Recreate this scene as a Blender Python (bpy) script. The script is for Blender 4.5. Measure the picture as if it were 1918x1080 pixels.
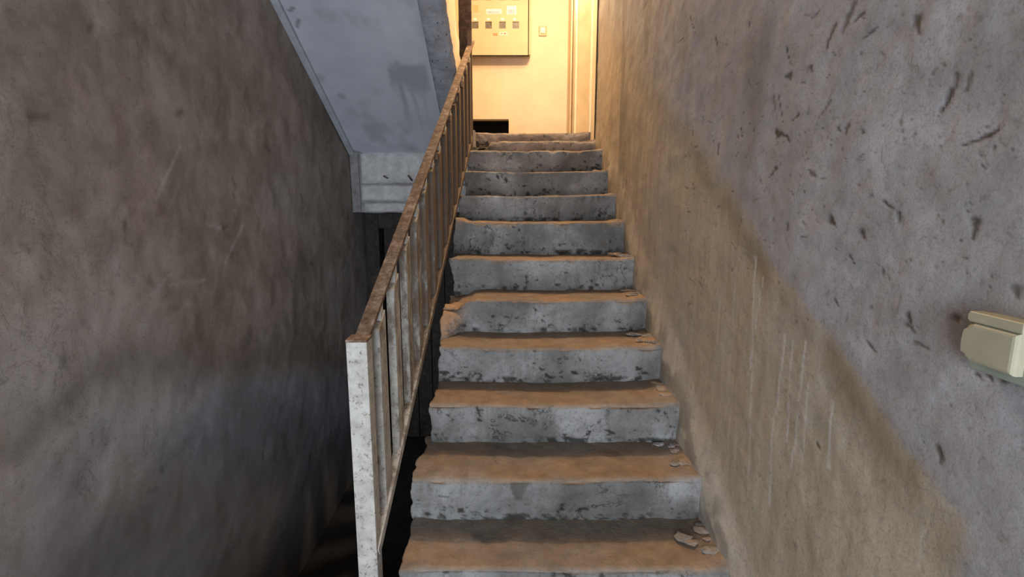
import bpy, bmesh, math, random
import numpy as np
from mathutils import Vector

for o in list(bpy.data.objects):
    bpy.data.objects.remove(o)
scene = bpy.context.scene
COL = scene.collection

# ------------------------------------------------------------------ camera
EYE = 1.5
F_PX = 950.0
PITCH = math.atan2(160, F_PX)
cam_d = bpy.data.cameras.new('camera')
cam_d.sensor_width = 36.0
cam_d.lens = F_PX / 1918 * 36.0
cam_d.clip_start = 0.02
cam = bpy.data.objects.new('camera', cam_d)
cam.location = (0, 0, EYE)
cam.rotation_euler = (math.pi / 2 - PITCH, 0, 0)
COL.objects.link(cam)
scene.camera = cam

# ------------------------------------------------------------------ light
world = bpy.data.worlds.new('world')
scene.world = world
world.use_nodes = True
wb = world.node_tree.nodes['Background']
wb.inputs[0].default_value = (0.62, 0.74, 1.0, 1)
wb.inputs[1].default_value = 0.18

def light(name, kind, loc, energy, color, size=0.1, rot=(0, 0, 0), size_y=None):
    l = bpy.data.lights.new(name, kind)
    l.energy = energy
    l.color = color
    if kind == 'AREA':
        l.shape = 'RECTANGLE'
        l.size = size
        l.size_y = size_y or size
    else:
        l.shadow_soft_size = size
    o = bpy.data.objects.new(name, l)
    o.location = loc
    o.rotation_euler = rot
    COL.objects.link(o)
    return o

# daylight of the open entrance behind the photographer
light('entrance_daylight', 'AREA', (-0.40, -2.3, 1.30), 125, (0.83, 0.90, 1.0), 1.8, (math.radians(91), 0, math.radians(2)), 1.7)
# wall lamp on the upper landing, above the frame
light('landing_lamp', 'POINT', (0.50, 5.45, EYE + 2.2), 18.5, (1.0, 0.73, 0.46), 0.035)
# bulb hanging over the top of the flight
light('stair_bulb', 'POINT', (0.28, 4.0, EYE + 2.55), 180, (1.0, 0.70, 0.40), 0.035)

vs = scene.view_settings
vs.view_transform = 'Standard'
vs.look = 'None'
vs.gamma = 1.0
vs.use_curve_mapping = False
vs.exposure = 0.35

# ------------------------------------------------------------------ helpers
CS, SN = math.cos(PITCH), math.sin(PITCH)
def ray(px, py):
    a, b = (px - 959) / F_PX, -(py - 540) / F_PX
    return a, CS + b * SN, b * CS - SN
def on_y(px, py, y):
    a, d, h = ray(px, py)
    t = y / d
    return Vector((a * t, y, h * t + EYE))
def on_x(px, py, x):
    a, d, h = ray(px, py)
    t = x / a
    return Vector((x, d * t, h * t + EYE))
def on_plane(px, py, p, n):
    r = Vector(ray(px, py))
    t = (Vector(p) - Vector((0, 0, EYE))).dot(n) / r.dot(n)
    return Vector((0, 0, EYE)) + r * t

_rng = np.random.default_rng(7)
_LAT = _rng.random((256, 256))
def vnoise(u, v):
    ui = np.floor(u).astype(int); vi = np.floor(v).astype(int)
    fu = u - ui; fv = v - vi
    fu = fu * fu * (3 - 2 * fu); fv = fv * fv * (3 - 2 * fv)
    g = lambda a, b: _LAT[a & 255, b & 255]
    return (g(ui, vi) * (1 - fu) * (1 - fv) + g(ui + 1, vi) * fu * (1 - fv)
            + g(ui, vi + 1) * (1 - fu) * fv + g(ui + 1, vi + 1) * fu * fv)
def fbm(u, v, octv=4, seed=0, gain=0.5):
    u = np.asarray(u, float) + seed * 17.31
    v = np.asarray(v, float) + seed * 9.77
    s = np.zeros(np.broadcast(u, v).shape); a = 1.0; t = 0
    for i in range(octv):
        s += a * vnoise(u * 2 ** i + i * 31.7, v * 2 ** i + i * 11.3)
        t += a
        a *= gain
    return s / t
def sstep(a, b, x):
    t = np.clip((x - a) / (b - a), 0, 1)
    return t * t * (3 - 2 * t)

def link(name, me, mat, parent=None):
    o = bpy.data.objects.new(name, me)
    COL.objects.link(o)
    if mat:
        me.materials.append(mat)
    if parent:
        o.parent = parent
    return o
def tag(o, label=None, cat=None, kind=None):
    if label: o['label'] = label
    if cat: o['category'] = cat
    if kind: o['kind'] = kind
    return o
def empty(name, loc=(0, 0, 0)):
    o = bpy.data.objects.new(name, None)
    o.location = loc
    o.empty_display_size = 0.1
    COL.objects.link(o)
    return o
def child(name, me, mat, parent):
    o = link(name, me, mat, parent)
    o.matrix_parent_inverse = parent_inv(parent)
    return o
def parent_inv(p):
    from mathutils import Matrix
    return Matrix.Identity(4) if p.parent else Matrix.Translation(p.location).inverted()

def grid_mesh(name, P, attrs=None, smooth=True, flip=False):
    """P: (n, m, 3) array of points -> mesh"""
    n, m = P.shape[:2]
    me = bpy.data.meshes.new(name)
    idx = np.arange(n * m).reshape(n, m)
    a, b, c, d = idx[:-1, :-1], idx[1:, :-1], idx[1:, 1:], idx[:-1, 1:]
    q = np.stack([a, b, c, d] if not flip else [a, d, c, b], -1).reshape(-1, 4)
    me.vertices.add(n * m)
    me.vertices.foreach_set('co', P.reshape(-1).astype(np.float32))
    me.loops.add(q.size)
    me.loops.foreach_set('vertex_index', q.reshape(-1).astype(np.int32))
    me.polygons.add(len(q))
    me.polygons.foreach_set('loop_start', np.arange(0, q.size, 4, dtype=np.int32))
    me.update(calc_edges=True)
    me.validate()
    me.polygons.foreach_set('use_smooth', np.full(len(me.polygons), smooth))
    for k, v in (attrs or {}).items():
        at = me.attributes.new(k, 'FLOAT', 'POINT')
        at.data.foreach_set('value', v.reshape(-1).astype(np.float32))
    return me

def box_bm(bm, x0, x1, y0, y1, z0, z1, bev=0.0):
    vs_ = [bm.verts.new((x, y, z)) for x in (x0, x1) for y in (y0, y1) for z in (z0, z1)]
    F = [(0, 1, 3, 2), (4, 6, 7, 5), (0, 4, 5, 1), (2, 3, 7, 6), (0, 2, 6, 4), (1, 5, 7, 3)]
    fs = [bm.faces.new([vs_[i] for i in f]) for f in F]
    if bev:
        es = list({e for f in fs for e in f.edges})
        bmesh.ops.bevel(bm, geom=es, offset=bev, segments=2, affect='EDGES', profile=0.6)
def to_mesh(name, bm, smooth=False):
    bmesh.ops.recalc_face_normals(bm, faces=bm.faces)
    me = bpy.data.meshes.new(name)
    bm.to_mesh(me)
    bm.free()
    if smooth:
        me.polygons.foreach_set('use_smooth', np.full(len(me.polygons), True))
    return me
def box(name, x0, x1, y0, y1, z0, z1, mat, parent=None, bev=0.0):
    bm = bmesh.new()
    box_bm(bm, x0, x1, y0, y1, z0, z1, bev)
    me = to_mesh(name, bm)
    return child(name, me, mat, parent) if parent else link(name, me, mat)
def bar_mesh(name, p0, p1, w, d, bev=0.003, up=(0, 0, 1)):
    """bar of section w (sideways) x d (along up) from p0 to p1"""
    p0, p1 = Vector(p0), Vector(p1)
    t = (p1 - p0).normalized()
    s = t.cross(Vector(up)).normalized()
    u = s.cross(t).normalized()
    bm = bmesh.new()
    vv = [bm.verts.new(p + s * a * w / 2 + u * b * d / 2) for p in (p0, p1) for a, b in ((-1, -1), (1, -1), (1, 1), (-1, 1))]
    fs = [bm.faces.new([vv[i] for i in f]) for f in ((0, 1, 2, 3), (7, 6, 5, 4), (0, 4, 5, 1), (1, 5, 6, 2), (2, 6, 7, 3), (3, 7, 4, 0))]
    if bev:
        bmesh.ops.bevel(bm, geom=list(bm.edges), offset=bev, segments=2, affect='EDGES', profile=0.6)
    return to_mesh(name, bm)
def lump_mesh(name, c, r, seed, sub=2):
    rnd = random.Random(seed)
    bm = bmesh.new()
    bmesh.ops.create_icosphere(bm, subdivisions=sub, radius=1)
    sx, sy, sz = r
    ph = [rnd.uniform(0, 6.3) for _ in range(6)]
    for v in bm.verts:
        p = v.co
        k = 1 + 0.25 * math.sin(3.1 * p.x + ph[0]) * math.sin(2.7 * p.y + ph[1]) + 0.2 * math.sin(5.3 * p.z + 4 * p.x + ph[2]) + rnd.uniform(-.12, .12)
        v.co = Vector((c[0] + p.x * sx * k, c[1] + p.y * sy * k, c[2] + p.z * sz * k))
    return to_mesh(name, bm)

# ------------------------------------------------------------------ materials
class NT:
    def __init__(self, name, rough=0.85):
        self.m = bpy.data.materials.new(name)
        self.m.use_nodes = True
        self.t = self.m.node_tree
        self.b = self.t.nodes['Principled BSDF']
        self.b.inputs['Roughness'].default_value = rough
        self.b.inputs['Specular IOR Level'].default_value = 0.25
        self.co = self.t.nodes.new('ShaderNodeNewGeometry').outputs['Position']
    def n(self, typ, **kw):
        nd = self.t.nodes.new(typ)
        for k, v in kw.items():
            setattr(nd, k, v)
        return nd
    def l(self, a, b):
        self.t.links.new(a, b)
    def val(self, sock, v):
        if hasattr(v, 'is_output'):
            self.l(v, sock)
        else:
            sock.default_value = v
    def scale(self, sx, sy, sz, co=None):
        mp = self.n('ShaderNodeMapping')
        mp.inputs['Scale'].default_value = (sx, sy, sz)
        self.l(co or self.co, mp.inputs['Vector'])
        return mp.outputs[0]
    def noise(self, scale, detail=6, rough=0.6, co=None, dist=0.0):
        nd = self.n('ShaderNodeTexNoise')
        nd.inputs['Scale'].default_value = scale
        nd.inputs['Detail'].default_value = detail
        nd.inputs['Roughness'].default_value = rough
        nd.inputs['Distortion'].default_value = dist
        self.l(co or self.co, nd.inputs['Vector'])
        return nd.outputs['Fac']
    def ramp(self, fac, stops, interp='LINEAR'):
        r = self.n('ShaderNodeValToRGB')
        r.color_ramp.interpolation = interp
        el = r.color_ramp.elements
        while len(el) < len(stops):
            el.new(0.5)
        for e, (p, c) in zip(el, stops):
            e.position = p
            e.color = (c, c, c, 1) if isinstance(c, (int, float)) else (*c, 1)
        self.l(fac, r.inputs[0])
        return r.outputs[0]
    def mix(self, fac, a, b, mode='MIX'):
        nd = self.n('ShaderNodeMix', data_type='RGBA', blend_type=mode)
        self.val(nd.inputs[0], fac)
        for s, v in ((nd.inputs[6], a), (nd.inputs[7], b)):
            if isinstance(v, tuple):
                v = (*v, 1) if len(v) == 3 else v
            self.val(s, v)
        return nd.outputs[2]
    def math(self, op, a, b=0.0):
        nd = self.n('ShaderNodeMath', operation=op)
        self.val(nd.inputs[0], a)
        self.val(nd.inputs[1], b)
        return nd.outputs[0]
    def attr(self, name):
        return self.n('ShaderNodeAttribute', attribute_name=name).outputs['Fac']
    def bump(self, h, strength=0.4, dist=0.01):
        b = self.n('ShaderNodeBump')
        b.inputs['Strength'].default_value = strength
        b.inputs['Distance'].default_value = dist
        self.l(h, b.inputs['Height'])
        self.l(b.outputs[0], self.b.inputs['Normal'])
    def color(self, c):
        self.val(self.b.inputs['Base Color'], c if not isinstance(c, tuple) else (*c, 1))
        return self.m

def plain(name, c, rough=0.7, var=0.25, sc=12, bump=0.15, metal=0.0):
    t = NT(name, rough)
    n = t.noise(sc, 6, 0.65)
    d = tuple(x * (1 - var) for x in c); e = tuple(min(1, x * (1 + var)) for x in c)
    t.b.inputs['Metallic'].default_value = metal
    t.bump(t.noise(sc * 6, 5, 0.7), bump, 0.004)
    return t.color(t.ramp(n, [(0.3, d), (0.7, e)]))

def wall_right_mat():
    t = NT('plaster_with_ochre_dado', 0.9)
    big = t.noise(1.6, 5, 0.6)
    med = t.noise(9, 7, 0.65)
    fine = t.noise(60, 6, 0.7, dist=0.6)
    streak = t.noise(6, 6, 0.7, co=t.scale(1, 3.0, 0.45))
    grey = t.ramp(med, [(0.28, (0.25, 0.24, 0.24)), (0.55, (0.37, 0.36, 0.37)), (0.75, (0.46, 0.455, 0.47))])
    grey = t.mix(t.ramp(big, [(0.4, 0.0), (0.62, 0.55)]), grey, (0.285, 0.265, 0.25))
    tan = t.ramp(streak, [(0.25, (0.31, 0.25, 0.175)), (0.5, (0.41, 0.342, 0.25)), (0.75, (0.48, 0.415, 0.32))])
    c = t.mix(t.attr('dado'), grey, tan)
    c = t.mix(t.attr('edge'), c, (0.17, 0.125, 0.07))
    c = t.mix(t.attr('pale'), c, (0.55, 0.53, 0.49))
    c = t.mix(t.ramp(fine, [(0.30, 0.5), (0.46, 0.0)]), c, (0.14, 0.125, 0.11))
    grain = t.noise(230, 3, 0.7)
    c = t.mix(t.ramp(grain, [(0.36, 0.35), (0.5, 0.0)]), c, (0.15, 0.135, 0.12))
    hatch = t.noise(30, 6, 0.75, co=t.scale(1, 1.0, 0.55), dist=1.4)
    c = t.mix(t.math('MULTIPLY', t.ramp(hatch, [(0.58, 0.0), (0.70, 0.6)]), t.ramp(t.noise(2.6, 4, 0.6), [(0.45, 0.0), (0.6, 1.0)])), c, (0.13, 0.12, 0.105))
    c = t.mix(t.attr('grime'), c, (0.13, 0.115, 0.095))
    c = t.mix(t.attr('mark'), c, (0.055, 0.04, 0.022))
    h = t.math('ADD', t.math('MULTIPLY', fine, 0.5), t.math('MULTIPLY', t.noise(24, 6, 0.7), 0.9))
    t.bump(h, 0.28, 0.006)
    return t.color(c)

def wall_left_mat():
    t = NT('grimy_brown_plaster', 0.88)
    med = t.noise(5, 7, 0.62, dist=0.5)
    fine = t.noise(45, 6, 0.7, dist=0.5)
    brown = t.ramp(med, [(0.28, (0.20, 0.168, 0.14)), (0.52, (0.315, 0.272, 0.235)), (0.75, (0.43, 0.38, 0.335))])
    grey = t.ramp(t.noise(3.5, 7, 0.62), [(0.3, (0.19, 0.19, 0.205)), (0.55, (0.30, 0.30, 0.325)), (0.75, (0.39, 0.39, 0.42))])
    c = t.mix(t.attr('low'), brown, grey)
    c = t.mix(t.attr('low_shade'), c, (0.085, 0.085, 0.092))
    c = t.mix(t.attr('pale'), c, (0.45, 0.425, 0.40))
    c = t.mix(t.attr('grime'), c, (0.13, 0.115, 0.097))
    c = t.mix(t.ramp(fine, [(0.30, 0.45), (0.45, 0.0)]), c, (0.12, 0.105, 0.09))
    scr = t.math('ABSOLUTE', t.math('SUBTRACT', t.noise(7, 6, 0.7, co=t.scale(1, 1, 0.6), dist=0.8), 0.5))
    c = t.mix(t.math('MULTIPLY', t.ramp(scr, [(0.003, 0.4), (0.012, 0.0)]), t.ramp(t.noise(2.4, 3, 0.5), [(0.5, 0.0), (0.6, 1.0)])), c, (0.10, 0.088, 0.075))
    c = t.mix(t.ramp(t.noise(190, 3, 0.7), [(0.36, 0.3), (0.5, 0.0)]), c, (0.12, 0.105, 0.09))
    c = t.mix(t.attr('mark'), c, (0.03, 0.026, 0.022))
    t.bump(t.math('ADD', t.math('MULTIPLY', fine, 0.4), t.noise(14, 6, 0.6)), 0.22, 0.006)
    return t.color(c)

def soffit_mat():
    t = NT('blue_grey_whitewash', 0.85)
    med = t.noise(3, 6, 0.55)
    c = t.ramp(med, [(0.3, (0.44, 0.465, 0.52)), (0.7, (0.55, 0.575, 0.63))])
    c = t.mix(t.attr('stain_or_shade'), c, (0.23, 0.24, 0.265))
    c = t.mix(t.attr('mark'), c, (0.05, 0.05, 0.05))
    t.bump(t.noise(25, 5, 0.6), 0.25, 0.006)
    return t.color(c)

def stringer_mat():
    t = NT('flaking_whitewash', 0.9)
    med = t.noise(11, 7, 0.7, dist=0.4)
    c = t.ramp(med, [(0.3, (0.22, 0.235, 0.255)), (0.6, (0.36, 0.38, 0.42))])
    c = t.mix(t.ramp(t.noise(34, 5, 0.6, co=t.scale(1.6, 1, 1)), [(0.33, 1.0), (0.37, 0.0)]), c, (0.04, 0.038, 0.035))
    t.bump(t.noise(30, 6, 0.7), 0.7, 0.01)
    return t.color(c)

def concrete_mat():
    t = NT('worn_concrete', 0.93)
    big = t.noise(3.3, 6, 0.62, dist=0.3)
    fine = t.noise(85, 5, 0.72)
    med = t.noise(17, 8, 0.72, dist=0.6)
    run = t.noise(7, 5, 0.65, co=t.scale(2.4, 0.3, 0.5))
    c = t.ramp(big, [(0.30, (0.11, 0.108, 0.102)), (0.50, (0.22, 0.218, 0.21)), (0.68, (0.37, 0.37, 0.365))])
    c = t.mix(t.ramp(run, [(0.52, 0.0), (0.70, 0.6)]), c, (0.125, 0.118, 0.105))
    c = t.mix(t.ramp(med, [(0.62, 0.0), (0.78, 0.5)]), c, (0.42, 0.42, 0.42))
    c = t.mix(t.ramp(fine, [(0.32, 0.65), (0.47, 0.0)]), c, (0.085, 0.08, 0.07))
    c = t.mix(t.math('MULTIPLY', t.attr('dust'), t.ramp(t.noise(10, 6, 0.65), [(0.3, 0.65), (0.6, 1.0)])), c,
              t.ramp(t.noise(14, 7, 0.7), [(0.3, (0.20, 0.14, 0.092)), (0.7, (0.37, 0.262, 0.175))]))
    c = t.mix(t.attr('raw'), c, t.ramp(med, [(0.3, (0.30, 0.19, 0.115)), (0.7, (0.52, 0.36, 0.24))]))
    c = t.mix(t.attr('stain_or_shade'), c, (0.075, 0.068, 0.058))
    c = t.mix(t.attr('pit'), c, (0.018, 0.016, 0.013))
    rid = t.math('ABSOLUTE', t.math('SUBTRACT', t.noise(5.5, 7, 0.68, dist=0.5), 0.5))
    crk = t.math('MULTIPLY', t.ramp(rid, [(0.003, 0.7), (0.010, 0.0)]), t.ramp(t.noise(4.2, 3, 0.5), [(0.54, 0.0), (0.64, 1.0)]))
    crk = t.math('MULTIPLY', crk, t.math('SUBTRACT', 1.0, t.attr('dust')))
    c = t.mix(crk, c, (0.03, 0.026, 0.022))
    t.bump(t.math('SUBTRACT', t.math('ADD', t.math('MULTIPLY', fine, 0.35), med), crk), 0.75, 0.012)
    return t.color(c)

def paint_mat():
    """chipped pale paint over rusty steel; the dark brown grows towards the top of the flight"""
    t = NT('chipped_pale_paint', 0.6)
    sep = t.n('ShaderNodeSeparateXYZ')
    t.l(t.co, sep.inputs[0])
    far = t.math('SUBTRACT', sep.outputs['Y'], 1.35)
    far = t.math('MULTIPLY', far, 0.48)
    fc = t.n('ShaderNodeClamp'); t.l(far, fc.inputs[0])
    spots = t.noise(75, 4, 0.7)
    wear = t.noise(10, 7, 0.72, co=t.scale(2, 2, 0.8))
    c = t.ramp(t.noise(26, 6, 0.65), [(0.3, (0.32, 0.308, 0.275)), (0.65, (0.51, 0.498, 0.45))])
    c = t.mix(t.ramp(spots, [(0.33, 0.85), (0.43, 0.0)]), c, (0.13, 0.095, 0.065))
    w = t.math('ADD', wear, t.math('MULTIPLY', fc.outputs[0], 0.66))
    c = t.mix(t.ramp(w, [(0.60, 0.0), (0.74, 0.75), (0.9, 0.93)]), c, t.ramp(wear, [(0.35, (0.055, 0.034, 0.02)), (0.7, (0.15, 0.092, 0.052))]))
    t.bump(t.math('ADD', spots, wear), 0.3, 0.004)
    return t.color(c)

def rust_mat(name, a, b, d):
    t = NT(name, 0.65)
    n = t.noise(22, 8, 0.72)
    n2 = t.noise(95, 4, 0.7)
    c = t.ramp(n, [(0.32, a), (0.52, b), (0.68, d)])
    c = t.mix(t.ramp(n2, [(0.34, 0.7), (0.45, 0.0)]), c, tuple(x * 0.3 for x in a))
    t.bump(n2, 0.4, 0.004)
    return t.color(c)

M = dict(
    wr=wall_right_mat(), wl=wall_left_mat(), soffit=soffit_mat(), stringer=stringer_mat(), conc=concrete_mat(), paint=paint_mat(),
    rail=rust_mat('rusted_handrail', (0.05, 0.03, 0.02), (0.16, 0.105, 0.07), (0.34, 0.28, 0.22)),
    darkrust=rust_mat('dark_rust', (0.03, 0.018, 0.011), (0.085, 0.052, 0.032), (0.15, 0.095, 0.06)),
    neck=plain('pale_flat_paint', (0.52, 0.51, 0.48), 0.6, 0.15, 30),
    cream=plain('cream_lime_plaster', (0.74, 0.60, 0.435), 0.85, 0.07, 4, 0.25),
    tanwood=plain('tan_gloss_paint', (0.56, 0.43, 0.26), 0.55, 0.12, 7, 0.1),
    palewood=plain('pale_gloss_paint', (0.76, 0.66, 0.46), 0.5, 0.08, 7, 0.1),
    dark=plain('near_black', (0.018, 0.016, 0.014), 0.95, 0.3, 8),  # even near-black for the vent shaft and door backing
    beam=plain('dirty_white_plaster', (0.50, 0.495, 0.485), 0.9, 0.28, 12, 0.6),
    beam2=plain('dirty_grey_mortar', (0.24, 0.235, 0.23), 0.92, 0.3, 14, 0.7),
    cornice=plain('grey_distemper', (0.40, 0.43, 0.46), 0.85, 0.2, 10, 0.3),
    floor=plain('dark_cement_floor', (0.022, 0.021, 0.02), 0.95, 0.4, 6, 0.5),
    oldwood=rust_mat('blackened_wood', (0.014, 0.011, 0.009), (0.035, 0.028, 0.022), (0.07, 0.055, 0.042)),
    slab=plain('raw_slab_concrete', (0.10, 0.095, 0.09), 0.95, 0.3, 8, 0.5),
    panel=plain('cream_enamel', (0.56, 0.43, 0.27), 0.5, 0.06, 6, 0.08),
    glass=plain('dusty_meter_glass', (0.14, 0.125, 0.10), 0.3, 0.45, 40, 0.05),
    sticker=plain('white_sticker', (0.80, 0.77, 0.70), 0.6, 0.08, 60, 0.02),
    blue=plain('blue_sticker_print', (0.40, 0.44, 0.52), 0.6, 0.3, 70, 0.02),
    orange=plain('orange_sticker_print', (0.72, 0.36, 0.18), 0.6, 0.2, 70, 0.02),
    brown=plain('brown_label', (0.42, 0.25, 0.12), 0.6, 0.2, 70, 0.02),
    plate=plain('bakelite_cream', (0.82, 0.76, 0.60), 0.4, 0.05, 12, 0.05),
    ivory=plain('aged_ivory_plastic', (0.37, 0.345, 0.245), 0.42, 0.10, 14, 0.05),
    greenish=plain('grey_green_plastic', (0.27, 0.30, 0.24), 0.5, 0.15, 14, 0.05),
    steel=plain('bare_steel', (0.55, 0.50, 0.45), 0.4, 0.2, 40, 0.1, 0.6),
)

# ------------------------------------------------------------------ layout
XR = 0.672           # right wall
XL = -1.35           # left wall
XS = -0.33           # left edge of the stair flight
Y_BEAM = 4.35
Y_END = 6.5
Z_LOW = EYE - 2.33   # basement floor
Z_LAND = EYE + 0.597
Z_TOP = EYE + 3.2
# (nosing depth, tread height) of the steps that can be seen, from the bottom
STEPS = [(0.835, 0.137), (1.10, 0.272), (1.365, EYE - 1.091), (1.605, EYE - 0.938), (1.880, EYE - 0.776), (2.135, EYE - 0.619),
         (2.412, EYE - 0.461), (2.695, EYE - 0.290), (2.950, EYE - 0.108), (3.235, EYE + 0.049), (3.545, EYE + 0.215),
         (3.865, EYE + 0.385), (4.225, EYE + 0.497), (4.520, EYE + 0.597)]

def seg_dist(Y, Z, a, b):
    ay, az = a; by, bz = b
    dy, dz = by - ay, bz - az
    L = dy * dy + dz * dz + 1e-12
    t = np.clip(((Y - ay) * dy + (Z - az) * dz) / L, 0, 1)
    return np.hypot(Y - ay - t * dy, Z - az - t * dz), t
def spaced(lo, hi, first, ratio):
    out = [lo]; s = first
    while out[-1] < hi:
        out.append(out[-1] + s); s *= ratio
    return np.array(out)

# ------------------------------------------------------------------ right wall
ys = np.concatenate([np.linspace(-2.4, 0.5, 24), spaced(0.52, 4.24, 0.0035, 1.0062)])
ys = ys[ys < 4.245]; ys = np.append(ys, 4.25)
zs = np.concatenate([np.linspace(-0.9, 0.1, 12), np.arange(0.12, 2.55, 0.0036), np.linspace(2.56, Z_TOP, 90)])
Yg, Zg = np.meshgrid(ys, zs, indexing='ij')
wob = (fbm(Yg * 3, Zg * 3, 5, 1) - 0.5) * 0.10
top = (EYE - 0.46) + (Yg - 0.70) * 0.545 + wob
soft = 0.014 + 0.26 * sstep(1.1, 3.0, Yg)
dado = sstep(soft, -soft, Zg - top) * sstep(0.66, 0.70, Yg + wob * 0.4)
dado *= 1 - 0.25 * sstep(0.45, 0.75, fbm(Yg * 2, Zg * 2, 4, 3))
edge = np.exp(-((Zg - top + 0.05) / 0.055) ** 2) * (Zg < top + 0.03) * sstep(0.66, 0.70, Yg) * (0.35 + 0.65 * sstep(0.35, 0.7, fbm(Yg * 4, Zg * 4, 4, 4))) * (1 - 0.7 * sstep(1.1, 2.4, Yg)) * 0.75
pale = np.zeros_like(Yg)
mark = np.zeros_like(Yg)
def stroke(arr, p0, p1, w, amt=1.0, taper=True, rough=0.5):
    a = on_x(p0[0], p0[1], XR); b = on_x(p1[0], p1[1], XR)
    m = 3 * w + 0.01
    i0, i1 = np.searchsorted(ys, [min(a.y, b.y) - m, max(a.y, b.y) + m]); j0, j1 = np.searchsorted(zs, [min(a.z, b.z) - m, max(a.z, b.z) + m])
    if i1 <= i0 or j1 <= j0: return
    A, Y_, Z_ = arr[i0:i1, j0:j1], Yg[i0:i1, j0:j1], Zg[i0:i1, j0:j1]
    d, t = seg_dist(Y_, Z_, (a.y, a.z), (b.y, b.z))
    if taper:
        Y2 = Y_ + (fbm(Y_ * 40, Z_ * 40, 3, 6) - 0.5) * 2.2 * w; Z2 = Z_ + (fbm(Y_ * 40, Z_ * 40, 3, 7) - 0.5) * 2.2 * w
        d, t = seg_dist(Y2, Z2, (a.y, a.z), (b.y, b.z))
    wl = w * (1 - (0.6 * t if taper else 0)) * (1 - rough + 2 * rough * fbm(Y_ * 70, Z_ * 70, 3, 5))
    np.maximum(A, amt * sstep(1.5, 0.25, d / np.maximum(wl, 1e-4)), out=A)
# drips of whitewash down the dado
DR = [((1412, 480), (1400, 930)), ((1428, 520), (1400, 700)), ((1470, 625), (1447, 800)), ((1447, 800), (1436, 945)), ((1484, 640), (1470, 825)),
      ((1508, 640), (1490, 800)), ((1490, 800), (1474, 895)), ((1514, 720), (1498, 865)), ((1558, 750), (1548, 875)), ((1380, 560), (1360, 870)),
      ((1375, 500), (1368, 620)), ((1345, 560), (1340, 640)), ((1724, 990), (1714, 1060)), ((1300, 520), (1297, 560))]
for i, (a, b) in enumerate(DR):
    stroke(pale, a, b, 0.0042, 0.75 if i < 9 else 0.35, False, 0.6)
# gouges and smears, measured on the wall
MK = [((1595, 12), (1575, 60), 8), ((1563, 42), (1550, 85), 7), ((1618, 22), (1595, 45), 5), ((1635, 55), (1612, 75), 4), ((1718, 35), (1724, 58), 9),
      ((1713, 30), (1716, 42), 4), ((1818, 142), (1812, 172), 8), ((1778, 170), (1757, 214), 6), ((1790, 140), (1784, 168), 5), ((1530, 22), (1520, 32), 3),
      ((1447, 180), (1448, 204), 3), ((1456, 180), (1462, 228), 2), ((1472, 90), (1477, 116), 2), ((1480, 140), (1466, 148), 5), ((1516, 124), (1520, 134), 4),
      ((1552, 190), (1532, 218), 4), ((1492, 214), (1482, 226), 4), ((1450, 244), (1474, 266), 6), ((1585, 235), (1582, 250), 6), ((1616, 240), (1618, 248), 5),
      ((1565, 238), (1570, 244), 4), ((1684, 228), (1692, 262), 3), ((1870, 244), (1796, 274), 5), ((1450, 316), (1438, 330), 4), ((1515, 322), (1526, 332), 4),
      ((1632, 368), (1630, 374), 4), ((1654, 378), (1668, 392), 3), ((1678, 398), (1680, 420), 6), ((1820, 412), (1816, 450), 9), ((1590, 480), (1598, 496), 2),
      ((1376, 244), (1378, 260), 2), ((1384, 240), (1386, 258), 2), ((1342, 270), (1340, 288), 3), ((1340, 70), (1342, 88), 3), ((1296, 32), (1304, 62), 2),
      ((1552, 410), (1560, 424), 8), ((1615, 432), (1618, 446), 7), ((1474, 420), (1476, 430), 4), ((1640, 50), (1650, 44), 2), ((1766, 116), (1772, 124), 3),
      ((1700, 590), (1706, 610), 5), ((1698, 605), (1712, 622), 4), ((1785, 596), (1786, 606), 9), ((1898, 540), (1900, 556), 9), ((1560, 560), (1568, 572), 3),
      ((1650, 505), (1652, 520), 3), ((1710, 640), (1740, 652), 3), ((1622, 640), (1640, 660), 4), ((1752, 840), (1760, 870), 6), ((1530, 832), (1532, 840), 3),
      ((1868, 704), (1880, 708), 8), ((1848, 700), (1856, 712), 6), ((1830, 700), (1836, 712), 5), ((1895, 715), (1905, 718), 5)]
rnd = random.Random(3)
for a, b, w in MK:
    z = XR / ((a[0] - 959) / F_PX)
    stroke(mark, a, b, w / F_PX * z * 1.15, rnd.uniform(0.6, 0.95), True, 0.7)
for i in range(420):   # small nicks
    px = rnd.uniform(1280, 1915); py = rnd.gauss(290, 190)
    L = rnd.uniform(4, 16); an = rnd.gauss(1.7, 0.7)
    stroke(mark, (px, py), (px + L * math.cos(an), py + L * math.sin(an)), rnd.choice((0.7, 0.8, 1.0, 1.7)) / F_PX * XR / ((px - 959) / F_PX) * 1.3, rnd.uniform(0.25, 0.75), True, 0.9)
grime = 0.5 * sstep(0.56, 0.80, fbm(Yg * 5, Zg * 2.2, 5, 8)) * sstep(-0.2, 0.3, Zg - top)
grime = np.maximum(grime, 0.5 * sstep(0.55, 0.75, fbm(Yg * 9, Zg * 1.6, 5, 9)) * sstep(2.0, 3.3, Yg))
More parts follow.
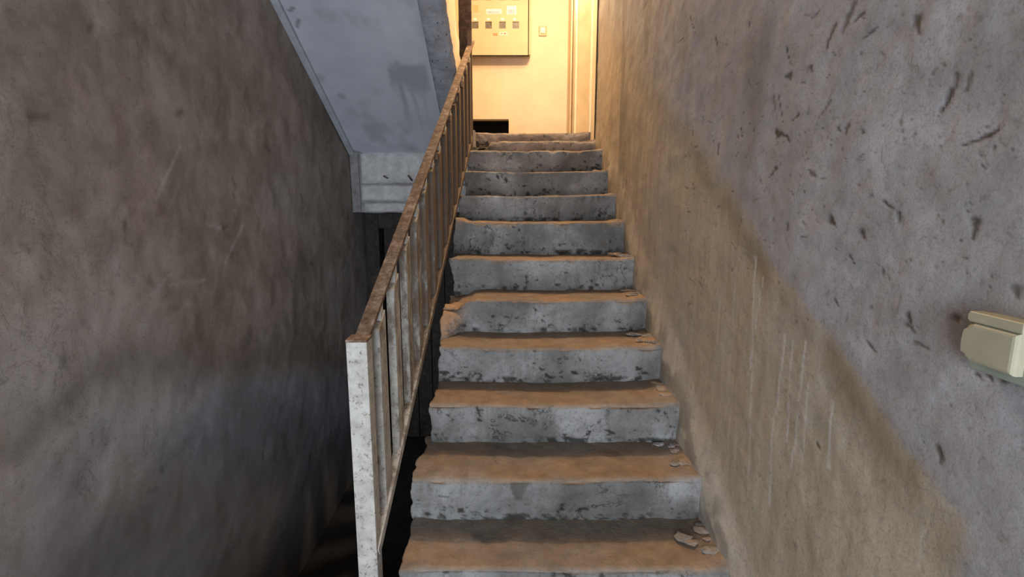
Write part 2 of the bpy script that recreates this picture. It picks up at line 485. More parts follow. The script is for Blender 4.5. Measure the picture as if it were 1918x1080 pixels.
# patchy darker band and pale band where the steps meet the wall
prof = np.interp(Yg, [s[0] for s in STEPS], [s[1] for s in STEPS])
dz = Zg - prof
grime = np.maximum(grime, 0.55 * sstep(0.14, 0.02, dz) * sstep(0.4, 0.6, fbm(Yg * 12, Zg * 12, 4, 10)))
pale = np.maximum(pale, 0.35 * sstep(0.22, 0.06, dz) * sstep(2.6, 1.4, Yg))
X = XR + (fbm(Yg * 1.5, Zg * 1.5, 5, 11) - 0.5) * 0.028 + (fbm(Yg * 14, Zg * 14, 4, 12) - 0.5) * 0.006 + mark * 0.0018
X -= 0.02 * sstep(0.16, -0.04, dz) * sstep(4.2, 3.4, Yg)
P = np.stack([X, Yg, Zg], -1)
wr = link('wall_right', grid_mesh('wall_right', P, dict(dado=dado, edge=edge, pale=pale, mark=mark, grime=grime)), M['wr'])
tag(wr, 'grey plaster wall with ochre dado rising along the stairs', kind='structure')
box('wall_core', XR + 0.03, XR + 0.16, -2.4, 4.25, -0.9, Z_TOP, M['slab'], wr)

# ------------------------------------------------------------------ left wall
ys = np.concatenate([np.linspace(-2.4, 0.9, 16), np.arange(0.92, 4.36, 0.011), np.linspace(4.4, Y_END, 30)])
zs = np.arange(Z_LOW - 0.02, Z_TOP, 0.013)
Yg, Zg = np.meshgrid(ys, zs, indexing='ij')
bl = np.interp(Yg, [0.5, 1.3, 1.6, 2.2, 2.8, 3.6, 4.4], [EYE - 0.90, EYE - 0.82, EYE - 0.72, EYE - 0.74, EYE - 0.95, EYE - 1.2, EYE - 1.5])
w2 = (fbm(Yg * 2.2, Zg * 2.2, 5, 21) - 0.5) * 0.42
low = sstep(0.13, -0.13, Zg - bl + w2)
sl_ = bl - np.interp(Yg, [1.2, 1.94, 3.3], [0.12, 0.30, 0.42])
low_shade = 0.95 * sstep(0.22, -0.22, Zg - sl_ + w2 * 0.9) * (0.7 + 0.3 * fbm(Yg * 3, Zg * 3, 4, 26))  # shade of the lower wall, painted into the colour
pale = 0.55 * sstep(0.52, 0.72, fbm(Yg * 1.3, Zg * 1.3, 5, 22))
grime = 0.4 * sstep(0.53, 0.74, fbm(Yg * 2.6, Zg * 1.5, 6, 23, 0.6)) * (1 - 0.6 * low)
grime = np.maximum(grime, 0.5 * np.exp(-((Zg - bl - 0.12 + w2) / 0.10) ** 2))
mark = np.zeros_like(Yg)
rnd = random.Random(11)
for i in range(46):
    y0 = rnd.uniform(1.2, 4.2); z0 = EYE + rnd.gauss(-0.1, 0.6)
    an = rnd.uniform(0, 3.1); L = rnd.uniform(0.01, 0.06)
    d, t = seg_dist(Yg, Zg, (y0, z0), (y0 + L * math.cos(an), z0 + L * math.sin(an)))
    np.maximum(mark, rnd.uniform(0.15, 0.5) * sstep(1.6, 0.1, d / rnd.uniform(0.008, 0.015)), out=mark)
for i in range(16):    # pale scratches
    y0 = rnd.uniform(1.4, 4.0); z0 = EYE + rnd.uniform(-0.8, 0.1)
    an = rnd.uniform(-0.4, 0.9); L = rnd.uniform(0.08, 0.3)
    d, t = seg_dist(Yg, Zg, (y0, z0), (y0 + L * math.cos(an), z0 + L * math.sin(an)))
    np.maximum(pale, 0.6 * sstep(1.2, 0.3, d / 0.010), out=pale)
X = XL + (fbm(Yg * 1.1, Zg * 1.1, 5, 24) - 0.5) * 0.05 + (fbm(Yg * 12, Zg * 12, 4, 25) - 0.5) * 0.007
P = np.stack([X, Yg, Zg], -1)
wl = link('wall_left', grid_mesh('wall_left', P, dict(low=low, low_shade=low_shade, pale=pale * (1 - low_shade), grime=grime, mark=mark), flip=True), M['wl'])
tag(wl, 'grimy brown and grey plaster wall of the stairwell', kind='structure')
box('wall_core', XL - 0.2, XL - 0.03, -2.4, Y_END, Z_LOW - 0.02, Z_TOP, M['slab'], wl)

# ------------------------------------------------------------------ floors and ceiling
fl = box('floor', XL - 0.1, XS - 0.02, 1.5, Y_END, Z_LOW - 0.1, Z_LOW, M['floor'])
tag(fl, 'dark cement floor at the foot of the stairwell', kind='structure')
box('landing_slab', XL - 0.1, XR + 0.1, -2.4, 1.5, -0.15, 0.0, M['floor'], fl)
box('landing_face', XL - 0.1, XR + 0.1, 1.45, 1.5, Z_LOW, -0.15, M['slab'], fl)
ce = box('ceiling', XL - 0.2, XR + 0.2, -2.4, Y_END + 0.1, Z_TOP, Z_TOP + 0.12, M['cream'])
tag(ce, 'ceiling over the stairwell', kind='structure')

# upper landing
ld = box('floor_upper', XL, XR, 4.60, Y_END, Z_LAND - 0.2, Z_LAND, M['conc'])
tag(ld, 'concrete slab of the upper landing', kind='structure')

# ------------------------------------------------------------------ landing beam with rough courses
cz = [EYE - 0.088, on_y(730, 378, Y_BEAM).z, on_y(730, 345, Y_BEAM).z, EYE + 0.425]
bmn = box('trim_1', XL, XS + 0.02, Y_BEAM + 0.02, Y_BEAM + 0.24, cz[0] + 0.01, Z_LAND, M['beam2'])
tag(bmn, 'whitewashed concrete beam under the upper landing', kind='structure')
for k in range(3):
    x0 = -1.272 + (0.012, -0.004, 0.0)[k]
    ny, nz = 60, 12
    u = np.linspace(x0, XS, ny); v = np.linspace(0, 1, nz)
    U, V = np.meshgrid(u, v, indexing='ij')
    z0, z1 = cz[k] + 0.004, cz[k + 1] - 0.004
    Zc = z0 + (z1 - z0) * V + (fbm(U * 9, V * 0 + k, 4, 30 + k) - 0.5) * 0.016 * np.where((V < .02) | (V > .98), 1, 0.4)
    rim = np.minimum(np.minimum(V, 1 - V) * (z1 - z0), (U - x0))
    Yc = Y_BEAM - 0.012 - (0.0, 0.006, 0.002)[k] + 0.045 * sstep(0.012, 0.0, rim) + (fbm(U * 16, Zc * 16, 4, 33 + k) - 0.5) * 0.012
    child('course', grid_mesh('course', np.stack([U, Yc, Zc], -1)), M['beam'], bmn)
for a, b in (((718, 329), (727, 334)), ((764, 328), (771, 336)), ((772, 338), (768, 333))):
    child('rebar_stub', bar_mesh('rebar_stub', on_y(*a, Y_BEAM - 0.03), on_y(*b, Y_BEAM - 0.014), 0.012, 0.012, 0.003), M['darkrust'], bmn)
# strip of mortar between beam and left wall
child('mortar_strip', bar_mesh('mortar_strip', (XL + 0.035, Y_BEAM + 0.01, cz[0] + 0.01), (XL + 0.03, Y_BEAM + 0.01, cz[3]), 0.07, 0.02, 0.004, (0, 1, 0)), M['beam2'], bmn)

# ------------------------------------------------------------------ flight above: soffit, stringer, steps
SL = 0.564
def sof_z(y): return EYE + 0.416 + (Y_BEAM - y) * SL
XE = -0.372
X_ST = -0.535
yu = np.linspace(0.7, Y_BEAM + 0.02, 260); xu = np.linspace(XL, X_ST, 90)
Xg, Yg = np.meshgrid(xu, yu, indexing='ij')
Zg = sof_z(Yg) + (fbm(Xg * 2, Yg * 2, 4, 40) - 0.5) * 0.02
pn = Vector((0, SL, 1)).normalized()
def sp(px, py): return on_plane(px, py, (0, Y_BEAM, EYE + 0.416), pn)
# damp patch with runs
c0, c1, c2, c3 = sp(724, 118), sp(795, 120), sp(800, 170), sp(738, 168)
xa = np.interp(Yg, [c3.y - 0.02, c0.y + 0.05], [c3.x, c0.x])
Xw = Xg + (fbm(Xg * 11, Yg * 11, 4, 44) - 0.5) * 0.10; Yw = Yg + (fbm(Xg * 9, Yg * 9, 4, 48) - 0.5) * 0.16
st = sstep(-0.02, 0.02, Xw - (c0.x + (fbm(Yg * 9, Xg * 2, 3, 41) - .5) * 0.03)) * sstep(c0.y - 0.03, c0.y + 0.03, Yw) * sstep(-0.02, 0.02, c2.x - Xg + 0.03)
runs = sstep(0.45, 0.7, fbm(Xg * 26, Yg * 1.0, 3, 42))
endy = sp(770, 255).y
fade = 1 - sstep(c2.y - 0.02, endy + 0.1, Yg)
st = st * np.maximum(sstep(c2.y + 0.08, c2.y - 0.06, Yw) * 0.6, runs * fade * 0.6)
st = np.maximum(st, 0.45 * sstep(0.60, 0.75, fbm(Xg * 3.3, Yg * 2.5, 5, 43)))
for (px, py, r) in ((640, 180, 0.045), (600, 145, 0.05)):
    q = sp(px, py)
    st = np.maximum(st, 0.5 * sstep(1, 0.2, np.hypot(Xg - q.x, Yg - q.y) / r))
mk = np.zeros_like(Xg)
for a, b in (((550, 15), (542, 22)), ((560, 38), (556, 50)), ((662, 282), (690, 290))):
    p, q = sp(*a), sp(*b)
    d, t = seg_dist(Xg, Yg, (p.x, p.y), (q.x, q.y))
    mk = np.maximum(mk, 0.6 * sstep(1.2, 0.4, d / 0.011))
sf = link('ceiling_soffit', grid_mesh('ceiling_soffit', np.stack([Xg, Yg, Zg], -1), dict(stain_or_shade=st, mark=mk)), M['soffit'])
tag(sf, 'blue grey sloping underside of the flight above', kind='structure')
# edge beam with a ragged lower edge
n = 300
yv = np.linspace(0.7, Y_BEAM + 0.02, n)
rag = (fbm(yv * 7, yv * 0, 5, 45) - 0.5) * 0.035
rows = []
for u in np.linspace(0, 1, 14):
    rows.append(np.stack([X_ST + u * (XE - X_ST) + rag * u, yv, sof_z(yv) - 0.022 * sstep(0, 0.12, u) + 0.05 * sstep(0.85, 1.0, u) * (0.3 + rag * 6 + 0.4) + (fbm(yv * 14, yv * 0 + u * 3, 4, 46) - 0.5) * 0.02], -1))
for u in (0.12, 0.25, 0.4):
    rows.append(np.stack([XE + rag * 1.0 + 0 * yv + (fbm(yv * 9, yv * 0 + u * 9, 4, 47) - 0.5) * 0.014, yv, sof_z(yv) + u], -1))
child('edge_beam', grid_mesh('edge_beam', np.array(rows[:14])), M['stringer'], sf)
child('flight_side', grid_mesh('flight_side', np.array(rows[13:])), M['cream'], sf)
bm = bmesh.new()
for k in range(9):
    y1 = 4.6 - k * 0.29
    box_bm(bm, XL, XE - 0.02, y1 - 0.29, y1, sof_z(y1 - 0.29) + 0.04, Z_LAND + 0.167 * (k + 1))
child('upper_steps', to_mesh('upper_steps', bm), M['slab'], sf)
# moulding along the left wall
tr = link('trim_2', bar_mesh('trim_2', (XL + 0.018, 0.7, sof_z(0.7) - 0.012), (XL + 0.018, Y_BEAM, sof_z(Y_BEAM) - 0.012), 0.045, 0.03, 0.008), M['cornice'])
tag(tr, 'narrow grey moulding between left wall and sloping soffit', kind='structure')

# ------------------------------------------------------------------ end wall of the landing
hz0, hz1 = Z_LAND + 0.04, on_y(920, 223, Y_END).z
hx0, hx1 = -0.62, on_y(953, 235, Y_END).x
we = empty('wall_end', (0, Y_END, Z_LAND))
tag(we, 'cream plaster wall at the end of the landing', kind='structure')
bm = bmesh.new()
box_bm(bm, XL, hx0, Y_END, Y_END + 0.14, Z_LAND - 0.2, Z_TOP)
box_bm(bm, hx1, XR + 0.16, Y_END, Y_END + 0.14, Z_LAND - 0.2, Z_TOP)
box_bm(bm, hx0, hx1, Y_END, Y_END + 0.14, hz1, Z_TOP)
box_bm(bm, hx0, hx1, Y_END, Y_END + 0.14, Z_LAND - 0.2, hz0)
child('plaster', to_mesh('plaster', bm), M['cream'], we)
bm = bmesh.new()
box_bm(bm, hx0 - 0.02, hx1 + 0.02, Y_END + 0.5, Y_END + 0.52, hz0 - 0.02, hz1 + 0.02)
box_bm(bm, hx0 - 0.02, hx1 + 0.02, Y_END + 0.14, Y_END + 0.5, hz1, hz1 + 0.02)
box_bm(bm, hx0 - 0.02, hx1 + 0.02, Y_END + 0.14, Y_END + 0.5, hz0 - 0.02, hz0)
box_bm(bm, hx1, hx1 + 0.02, Y_END + 0.14, Y_END + 0.5, hz0, hz1)
box_bm(bm, hx0 - 0.02, hx0, Y_END + 0.14, Y_END + 0.5, hz0, hz1)
tag(child('vent_shaft', to_mesh('vent_shaft', bm), M['dark'], we), 'black hole low in the wall')

# ------------------------------------------------------------------ doorway on the right of the landing
dy0, dy1 = on_x(1105, 150, XR).y, on_x(1081, 150, XR).y
zt = Z_LAND + 2.05
dr = empty('door_1', (XR, dy0, Z_LAND))
tag(dr, 'pale painted door frame beside the upper landing', kind='structure')
box('jamb', XR + 0.004, XR + 0.15, 4.27, dy0, Z_LAND - 0.1, Z_TOP, M['palewood'], dr, 0.004)
box('architrave', XR - 0.014, XR + 0.004, dy0 - 0.10, dy0 - 0.01, Z_LAND, zt + 0.1, M['palewood'], dr, 0.004)
box('jamb', XR, XR + 0.17, dy1, dy1 + 0.05, Z_LAND, zt, M['tanwood'], dr, 0.004)  # tan instead of pale: the less lit far jamb is painted darker
box('architrave', XR - 0.022, XR + 0.0, dy1 - 0.005, dy1 + 0.12, Z_LAND, zt + 0.1, M['palewood'], dr, 0.006)
box('architrave', XR - 0.030, XR - 0.008, dy1 + 0.40, dy1 + 0.50, Z_LAND, zt + 0.1, M['tanwood'], dr, 0.008)
box('wall_panel', XR, XR + 0.16, dy1 + 0.05, Y_END, Z_LAND - 0.1, Z_TOP, M['cream'], dr)
box('lintel', XR, XR + 0.16, dy0, dy1 + 0.05, zt, Z_TOP, M['palewood'], dr)
box('shadow_gap', XR - 0.006, XR + 0.03, 4.25, 4.272, Z_LAND - 0.12, Z_TOP, M['oldwood'], dr)
ro = empty('wall_flat', (2.0, 5.3, Z_LAND))
tag(ro, 'cream walls of the flat beyond the door frame', kind='structure')
bm = bmesh.new()
box_bm(bm, XR + 0.16, 3.4, 4.1, 4.2, Z_LAND - 0.1, Z_TOP)
box_bm(bm, XR + 0.16, 3.4, 6.6, 6.7, Z_LAND - 0.1, Z_TOP)
box_bm(bm, 3.3, 3.4, 4.2, 6.6, Z_LAND - 0.1, Z_TOP)
box_bm(bm, XR + 0.1, 3.4, 4.1, 6.7, Z_LAND - 0.2, Z_LAND)
box_bm(bm, XR + 0.1, 3.4, 4.1, 6.7, Z_TOP, Z_TOP + 0.1)
child('plaster', to_mesh('plaster', bm), M['cream'], ro)

# ------------------------------------------------------------------ dark door under the landing
d2 = empty('door_2', (-0.9, 4.9, Z_LOW))
tag(d2, 'blackened plank door in the dark under the landing', kind='structure')
box('jamb', XL + 0.02, XL + 0.14, 4.62, 4.76, Z_LOW, cz[0], M['oldwood'], d2, 0.006)
box('jamb', -0.36, -0.26, 4.62, 4.76, Z_LOW, cz[0], M['oldwood'], d2, 0.006)
box('lintel', XL + 0.14, -0.36, 4.62, 4.76, cz[0] - 0.14, cz[0], M['oldwood'], d2, 0.006)
rnd = random.Random(5)
for k in range(6):
    x0 = XL + 0.145 + k * 0.141
    box('plank', x0, x0 + 0.134, 4.78 + rnd.uniform(0, 0.012), 4.82, Z_LOW + 0.01, cz[0] - 0.1, M['oldwood'], d2, 0.004)
box('backing', XL - 0.05, -0.2, 4.83, 4.9, Z_LOW - 0.05, Z_LAND - 0.1, M['dark'], d2)  # black sheet added to block light through the gaps between planks
box('wall_piece', -0.27, XR, 4.6, 4.8, Z_LOW, Z_LAND - 0.2, M['slab'], d2)

# ------------------------------------------------------------------ staircase
sc = empty('staircase', (0.17, STEPS[0][0], 0.0))
tag(sc, 'worn chipped concrete staircase climbing to the lit landing', 'staircase')
rnd = random.Random(2)
NX = 150
for k, (yn, zt_) in enumerate(STEPS):
    zb = STEPS[k - 1][1] if k else 0.0
    yb = STEPS[k + 1][0] if k + 1 < len(STEPS) else 4.72
    depth = yb - yn + 0.06
    lip = 0.02
    # profile from the back of the tread forward, round the nosing, down the riser and below the tread underneath
    pr = [(yn + depth * (1 - t), zt_ - 0.004 * math.sin(t * 3.14)) for t in np.linspace(0, 0.9, 20)]
    R = 0.009
    for a in np.linspace(0, 1, 9):
        an = a * math.pi / 2
        pr.append((yn + R - R * math.sin(an), zt_ - R + R * math.cos(an)))
    for t in np.linspace(0.06, 1, 26):
        pr.append((yn + lip * sstep(0, 1, t) * 0.9, zt_ - R - (zt_ - R - (zb - 0.03)) * t))
    pr = np.array(pr)
    m = len(pr)
    u = np.linspace(0, 1, NX)
    U, J = np.meshgrid(u, np.arange(m), indexing='ij')
    Yp = pr[J, 0].astype(float); Zp = pr[J, 1].astype(float)
    xl = XS + (rnd.uniform(-0.008, 0.008)); xr_ = XR + 0.012
    S = Yp - Zp       # runs along the profile
    # ragged left edge
    Xp = xl + U * (xr_ - xl) + (1 - U) ** 6 * (fbm(S * 9, S * 0 + k, 4, 50 + k) - 0.5) * 0.075
    sl = 0.0
    # relief
    h = (fbm(Xp * 7, S * 7 + k * 5, 5, 60 + k) - 0.5) * 0.022 + (fbm(Xp * 30, S * 30 + k * 5, 4, 61 + k) - 0.5) * 0.009
    # chipped nosing
    nose = np.exp(-((J - 24) / 4.5) ** 2)
    chip = nose * (1.0 if k < 9 else 0.55) * (0.016 * sstep(0.55, 0.8, fbm(Xp * 10, Xp * 0 + k, 4, 70 + k)) + 0.010 * fbm(Xp * 28, Xp * 0 + k * 2, 3, 71 + k))
    sag = (fbm(Xp * 2.0, Xp * 0 + k * 3.3, 3, 72 + k) - 0.5) * (0.020 if k < 9 else 0.010)
    tread = sstep(28, 20, J)
    riser = 1 - tread
    Yp = Yp + riser * (-h) + chip * 0.9 + (fbm(Xp * 3, Xp * 0 + k * 2.1, 3, 73 + k) - .5) * 0.014 * (riser + nose)
    Zp = Zp + tread * h * 0.45 + sag * sstep(44, 20, J) - chip
    # concrete sinks a little towards the middle of the walked line
    Zp -= 0.006 * np.exp(-((Xp - 0.12) / 0.25) ** 2) * sstep(34, 24, J)
    # masks
    dust = tread * (0.55 + 0.45 * sstep(0.3, 0.6, fbm(Xp * 5, Yp * 9, 4, 74 + k)))
    dust = np.maximum(dust, nose * 0.7 * (J < 23))
    fr = np.clip((zt_ - Zp) / max(zt_ - zb, .01), 0, 1.2)
    n1 = fbm(Xp * 34, S * 40, 5, 75 + k, 0.62); n2 = fbm(Xp * 6, S * 4, 3, 76 + k)
    pit = 0.85 * riser * sstep(0.70, 0.80, n1 + 0.10 * sstep(0.35, 1.0, fr) + 0.26 * (n2 - 0.5))
    seam = riser * sstep(0.85, 0.93, fr + 0.05 * (n1 - 0.5)) * sstep(0.40, 0.55, fbm(Xp * 9, Xp * 0 + k, 3, 77 + k))
    pit = np.maximum(pit, seam * 0.85 * sstep(0.40, 0.56, n1))
    stain_or_shade = 0.55 * riser * sstep(0.5, 0.75, fbm(Xp * 5, S * 1.3 + k, 4, 78 + k)) * (0.4 + 0.6 * fr)
    stain_or_shade = np.maximum(stain_or_shade, 0.55 * tread * sstep(yb - 0.13, yb - 0.06, Yp + 0.05 * (n2 - 0.5)))  # back of each tread darkened in colour to stand for the riser's shadow
    # patchy darker tone towards the right corner
    stain_or_shade = np.maximum(stain_or_shade, 0.75 * sstep(XR - 0.12, XR - 0.03, Xp) * sstep(0.4, 0.65, fbm(Xp * 14, S * 14, 4, 79 + k)) * (0.3 + 0.7 * np.maximum(fr, tread * sstep(yb - 0.16, yb, Yp))))
    if k == 3:        # wet run from the nosing
        d, t = seg_dist(Xp, Zp, (0.025, zt_), (0.022, zt_ - 0.065))
        stain_or_shade = np.maximum(stain_or_shade, 0.7 * riser * sstep(1.1, 0.8, d / (0.036 * (1.15 - 0.8 * t) * (0.7 + 0.6 * n1))))
    if k == 2:
        stain_or_shade = np.maximum(stain_or_shade, 0.8 * tread * sstep(1, 0.3, np.hypot((Xp + 0.07) / 0.12, (Yp - yb + 0.07) / 0.05) + (n1 - 0.5)))
    if k >= 12: dust = np.maximum(dust, 0.55 * riser)
    raw = np.zeros_like(Xp)
    raw = np.maximum(raw, nose * sstep(0.004, 0.012, chip) * 0.6)
    if k == 6:        # broken left end: rubble slope from the tread below
        a = sstep(-0.17, -0.29, Xp + (n1 - 0.5) * 0.06 + 0.05 * fr)
        Zp -= a * (0.055 * sstep(40, 24, J))
        Yp += -a * riser * (0.15 * sstep(0.1, 1.0, fr) ** 1.3) + a * riser * 0.05 * (1 - fr)
        Zp += a * h * 1.8; raw = np.maximum(raw, a * (0.6 + 0.4 * n2)); pit *= 1 - a; stain_or_shade *= 1 - a
    if k == 8:        # lump left on the edge
        a = sstep(-0.25, -0.31, Xp)
        Zp += a * 0.02 * sstep(34, 22, J)
        raw = np.maximum(raw, a * nose)
    if k == 12:       # hollow at the left of the second last step
        a = sstep(-0.15, -0.2, Xp + (n1 - .5) * 0.05)
        Zp -= a * 0.05 * sstep(40, 24, J); pit = np.maximum(pit, a * riser * sstep(.45, .55, n1))
    raw = np.maximum(raw, 0.65 * tread * sstep(XR - 0.10, XR - 0.05, Xp + (n2 - .5) * .06) * sstep(0.45, 0.6, fbm(Xp * 12, S * 12, 3, 90 + k)))
    Zp = Zp + 0.014 * tread * sstep(XR - 0.12, XR, Xp) * (0.4 + fbm(Xp * 20, Yp * 20, 4, 91 + k))
    P = np.stack([Xp, Yp, Zp], -1)
    # close the left end with a strip that leans back into the flight
    side = P[:1].copy(); side[..., 0] += 0.05; side[..., 1] += 0.10; side[..., 2] -= 0.10
    mid = P[:1].copy(); mid[..., 0] += 0.004; mid[..., 1] += 0.03; mid[..., 2] -= 0.03
    P = np.concatenate([side, mid, P], 0)
    ex = lambda A: np.concatenate([A[:1] * 0.0, A[:1], A], 0)
    child('step', grid_mesh('step', P, dict(dust=ex(dust), pit=ex(pit), stain_or_shade=ex(stain_or_shade), raw=ex(raw)), flip=True), M['conc'], sc)
# sloping slab that carries the steps
bm = bmesh.new()
pts = [(s[0] + 0.05, s[1] - 0.06) for s in STEPS]
x0, x1 = XS + 0.045, XR
poly = []
for i, (y, z) in enumerate(pts):
    zp = pts[i - 1][1] if i else -0.02
    poly += [(y, zp), (y, z)]
poly += [(4.75, pts[-1][1]), (4.75, pts[-1][1] - 0.22), (4.5, pts[-1][1] - 0.30), (1.3, 0.0), (0.885, -0.02)]
va = [bm.verts.new((x0, y, z)) for y, z in poly]; vb = [bm.verts.new((x1, y, z)) for y, z in poly]
bm.faces.new(va); bm.faces.new(vb[::-1])
for i in range(len(poly)):
    j = (i + 1) % len(poly)
    bm.faces.new((va[j], va[i], vb[i], vb[j]))
child('slab', to_mesh('slab', bm), M['slab'], sc)
# crumbs of mortar in the corners by the right wall
for k in range(2, 12):
    yn, zt_ = STEPS[k]; yb = STEPS[k + 1][0]
    for q in range(7 if k < 8 else 4):
        r = rnd.uniform(0.008, 0.021)
        x = XR - 0.02 - abs(rnd.gauss(0, 0.035)); y = rnd.uniform(yn + 0.05, yb - 0.01)
        me = lump_mesh('mortar_crumb', (x, y, zt_ + 0.004), (r * 1.7, r * 1.3, r * 0.40), k * 20 + q, 2)
        for nm in ('dust', 'pit', 'stain_or_shade'):
            me.attributes.new(nm, 'FLOAT', 'POINT')
        at = me.attributes.new('raw', 'FLOAT', 'POINT')
        at.data.foreach_set('value', np.full(len(me.vertices), rnd.choice((0.0, 0.15, 0.5)), np.float32))
        child('mortar_crumb', me, M['conc'], sc)

# ------------------------------------------------------------------ railing
T0 = Vector((-0.444, 1.454, EYE - 0.397)); T1 = Vector((-0.306, 4.107, EYE + 1.207))
B0 = Vector((-0.428, 1.425, EYE - 1.075)); B1 = Vector((-0.312, 3.986, EYE + 0.487))
def on_rail(a, b, y):
    t = (y - a.y) / (b.y - a.y)
    return a + (b - a) * t
ra = empty('stair_railing', (T0.x, T0.y, 0.0))
tag(ra, 'chipped white and rusty metal railing along the left edge of the stairs', 'railing')
d_rail = (T1 - T0).normalized()
child('handrail', bar_mesh('handrail', T0 + Vector((0, 0, 0.0)), T1, 0.044, 0.016, 0.003), M['rail'], ra)
child('bottom_rail', bar_mesh('bottom_rail', B0, B1, 0.030, 0.034, 0.003), M['paint'], ra)
# front newel
px_ = T0.x
bm = bmesh.new()
box_bm(bm, px_ - 0.034, px_ + 0.027, T0.y - 0.045, T0.y + 0.012, 0.0, T0.z + 0.004, 0.004)
np_ = child('newel_post', to_mesh('newel_post', bm), M['paint'], ra)
child('cap', bar_mesh('cap', (px_ - 0.0035, T0.y - 0.046, T0.z + 0.006), (px_ - 0.0035, T0.y + 0.014, T0.z + 0.008), 0.062, 0.008, 0.002), M['rail'], np_)
# balusters: a broad flat tube with a narrow neck to the handrail
y = 1.585
rnd = random.Random(8)
while y < 4.0:
    top = on_rail(T0, T1, y); bot = on_rail(B0, B1, y)
    x = (top.x + bot.x) / 2
    nk = 0.055 + rnd.uniform(-0.008, 0.008)
    bm = bmesh.new()
    box_bm(bm, x - 0.014, x + 0.014, y - 0.042, y + 0.042, bot.z + 0.0, top.z - nk, 0.003)
    for v in bm.verts:      # the top and foot follow the slope of the rails
        if v.co.z > top.z - nk - 0.02: v.co.z += (v.co.y - y) * 0.6
        elif v.co.z < bot.z + 0.02: v.co.z += (v.co.y - y) * 0.57
    b = child('baluster', to_mesh('baluster', bm), M['paint'], ra)
    box('neck', x - 0.010, x + 0.010, y - 0.004, y + 0.030, top.z - nk - 0.01, top.z + 0.008, M['neck'], b, 0.002)
    y += 0.178
# end post on the tenth step and the rusty post of the flight above
tj = STEPS[11][1]
box('end_post', -0.330, -0.298, 3.985, 4.02, tj - 0.005, EYE + 1.25, M['paint'], ra, 0.003)
up = box('rusty_post', -0.395, -0.300, 4.025, 4.065, EYE + 0.55, EYE + 2.6, M['darkrust'], ra, 0.004)
child('bracket', bar_mesh('bracket', on_y(846, 121, 3.7), on_y(861, 131, 3.75), 0.016, 0.016, 0.003), M['steel'], ra)
# small spacer blocks welded under the handrail
for y in (2.55, 2.95, 3.2, 3.42, 3.62):
    q = on_rail(T0, T1, y)
    box('weld_plate', q.x + 0.012, q.x + 0.024, y - 0.02, y + 0.02, q.z - 0.06, q.z - 0.025, M['rail'], ra, 0.002)

# ------------------------------------------------------------------ electrical panel
def E(px, py): return on_y(px, py, Y_END)
pr0, pb0 = E(993, 60), E(940, 109)
px0, px1 = E(846, 60).x - 0.12, pr0.x
pz0, pz1 = pb0.z, pb0.z + 1.15
dep = 0.15
ep = empty('electrical_panel', ((px0 + px1) / 2, Y_END, pz0))
tag(ep, 'cream metal electricity meter cabinet with square windows on the end wall', 'electrical panel')
box('housing', px0, px1, Y_END - dep, Y_END - 0.003, pz0, pz1, M['panel'], ep, 0.004)
YF = Y_END - dep - 0.024
def Fp(px, py): return on_y(px, py, YF)
dx1 = Fp(989, 60).x; dz0 = Fp(940, 103).z
# door leaf with window openings
cols = [Fp(p, 48).x for p in (890, 915, 941, 966)]
pitch = (cols[3] - cols[0]) / 3
cols = [cols[0] - 2 * pitch, cols[0] - pitch] + cols
rws = [Fp(940, 47).z]
rp = Fp(940, 0).z + 0.035
rws += [rp, rp + (rp - rws[0])]
hw, hh = 0.038, 0.038
xs_ = sorted([px0 + 0.01, dx1] + [c - hw for c in cols] + [c + hw for c in cols])
zs_ = sorted([dz0, pz1 - 0.01] + [r - hh for r in rws] + [r + hh for r in rws])
bm = bmesh.new()
for i in range(len(xs_) - 1):
    for j in range(len(zs_) - 1):
        if i % 2 == 1 and j % 2 == 1:
            continue
        box_bm(bm, xs_[i], xs_[i + 1], YF, YF + 0.02, zs_[j], zs_[j + 1])
bmesh.ops.remove_doubles(bm, verts=bm.verts, dist=1e-5)
leaf = child('door', to_mesh('door', bm), M['panel'], ep)
for r in rws:
    for c in cols:
        box('pane', c - hw, c + hw, YF + 0.013, YF + 0.018, r - hh, r + hh, M['glass'], leaf)
gx = dx1 + 0.012
box('dark_gap_strip', dx1 - 0.002, gx, YF + 0.012, YF + 0.026, dz0 - 0.012, pz1 - 0.01, M['oldwood'], ep)  # dark strips painted in for the shaded gap around the door leaf
box('dark_gap_strip', px0 + 0.01, gx, YF + 0.012, YF + 0.026, dz0 - 0.014, dz0 + 0.002, M['oldwood'], ep)
def stick(a, b, mat, name='sticker'):
    p, q = Fp(*a), Fp(*b)
    return box(name, p.x, q.x, YF - 0.002, YF, q.z, p.z, mat, leaf)
stick((911, 17), (940, 26), M['sticker'])
stick((913, 21), (936, 25), M['blue'], 'print').location.y -= 0.002
stick((949, 11), (967, 27), M['sticker'])
stick((951, 18), (965, 26), M['blue'], 'print').location.y -= 0.002
stick((886, 10), (896, 23), M['orange'])
stick((936, 60), (950, 66), M['sticker'])
stick((923, 62), (932, 67), M['brown'])
for c in (890, 915, 941, 964):
    stick((c - 3, 34), (c + 3, 38), M['sticker'], 'number_tag')
stick((938, 61.5), (941, 64.5), M['brown'], 'print').location.y -= 0.002
stick((943, 61.5), (948, 64.5), M['brown'], 'print').location.y -= 0.002

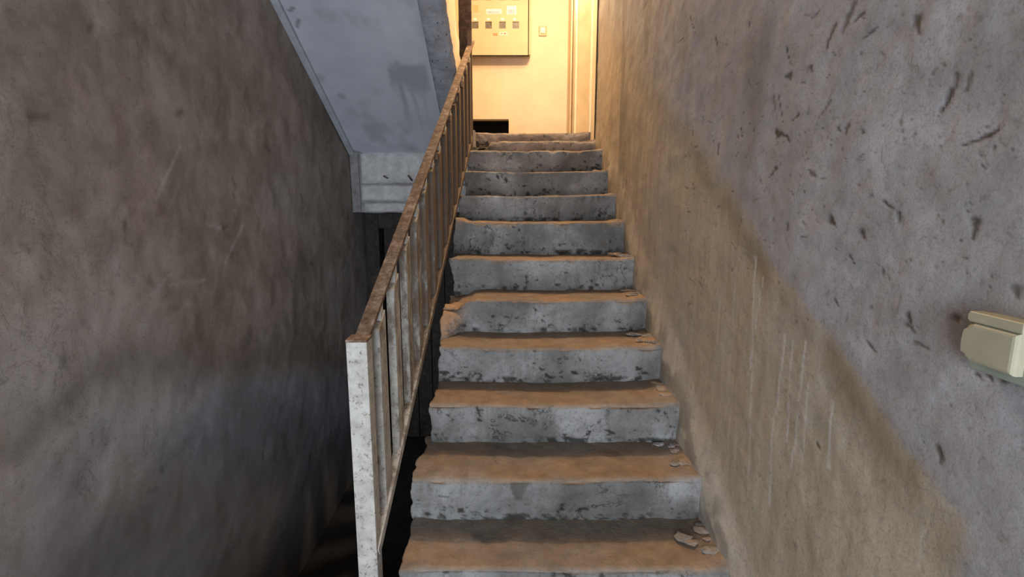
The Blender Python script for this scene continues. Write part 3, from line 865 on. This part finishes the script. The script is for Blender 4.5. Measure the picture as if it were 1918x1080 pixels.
# ------------------------------------------------------------------ light switch
s0, s1 = E(1009, 49), E(1024, 68)
sw = empty('light_switch', ((s0.x + s1.x) / 2, Y_END, s1.z))
tag(sw, 'small cream light switch on the warmly lit end wall beside the meter cabinet', 'switch')
box('back_plate', s0.x, s1.x, Y_END - 0.022, Y_END, s1.z, s0.z, M['panel'], sw, 0.010)  # darker tan paints in the shadowed outline around the rocker
box('rocker', s0.x + 0.022, s1.x - 0.022, Y_END - 0.034, Y_END - 0.020, s1.z + 0.026, s0.z - 0.022, M['plate'], sw, 0.004)

# ------------------------------------------------------------------ wall socket with flap
so = empty('wall_socket', (XR, 0.73, EYE - 0.20))
tag(so, 'yellowed ivory plastic socket with flap on the right wall', 'socket')
q0 = on_x(1826, 583, XR - 0.02); q1 = on_x(1826, 692, XR - 0.02)
yA = q0.y; zA, zB = q0.z, q1.z
yB = yA - 0.088
def plate(name, x_front, x_back, y0, y1, z0, z1, r, bulge, mat, bev):
    """plate on the wall with rounded, slightly bulging far side"""
    pts = [(y0, z0), (y0, z1)]
    for t in np.linspace(0, 1, 15): pts.append((y1 - r * (0.35 * abs(2 * t - 1) ** 2 + 0.65 * abs(2 * t - 1) ** 8), z1 + (z0 - z1) * t))
    bm = bmesh.new()
    A = [bm.verts.new((x_front, y, z)) for y, z in pts]; B = [bm.verts.new((x_back, y, z)) for y, z in pts]
    f = bm.faces.new(A); bm.faces.new(B[::-1])
    for i in range(len(pts)):
        j = (i + 1) % len(pts)
        bm.faces.new((A[j], A[i], B[i], B[j]))
    bmesh.ops.bevel(bm, geom=list(f.edges), offset=bev, segments=3, affect='EDGES', profile=0.5)
    return child(name, to_mesh(name, bm), mat, so)
plate('base', XR - 0.022, XR + 0.012, yB, yA, zB, zA, 0.006, 0.0, M['greenish'], 0.003)
plate('flap', XR - 0.037, XR - 0.020, yB + 0.007, yA - 0.004, zB + 0.013, zA - 0.012, 0.014, 0.003, M['ivory'], 0.006)
plate('hinge', XR - 0.036, XR - 0.018, yB + 0.002, yA - 0.008, zA - 0.0115, zA + 0.003, 0.002, 0.0, M['ivory'], 0.002)
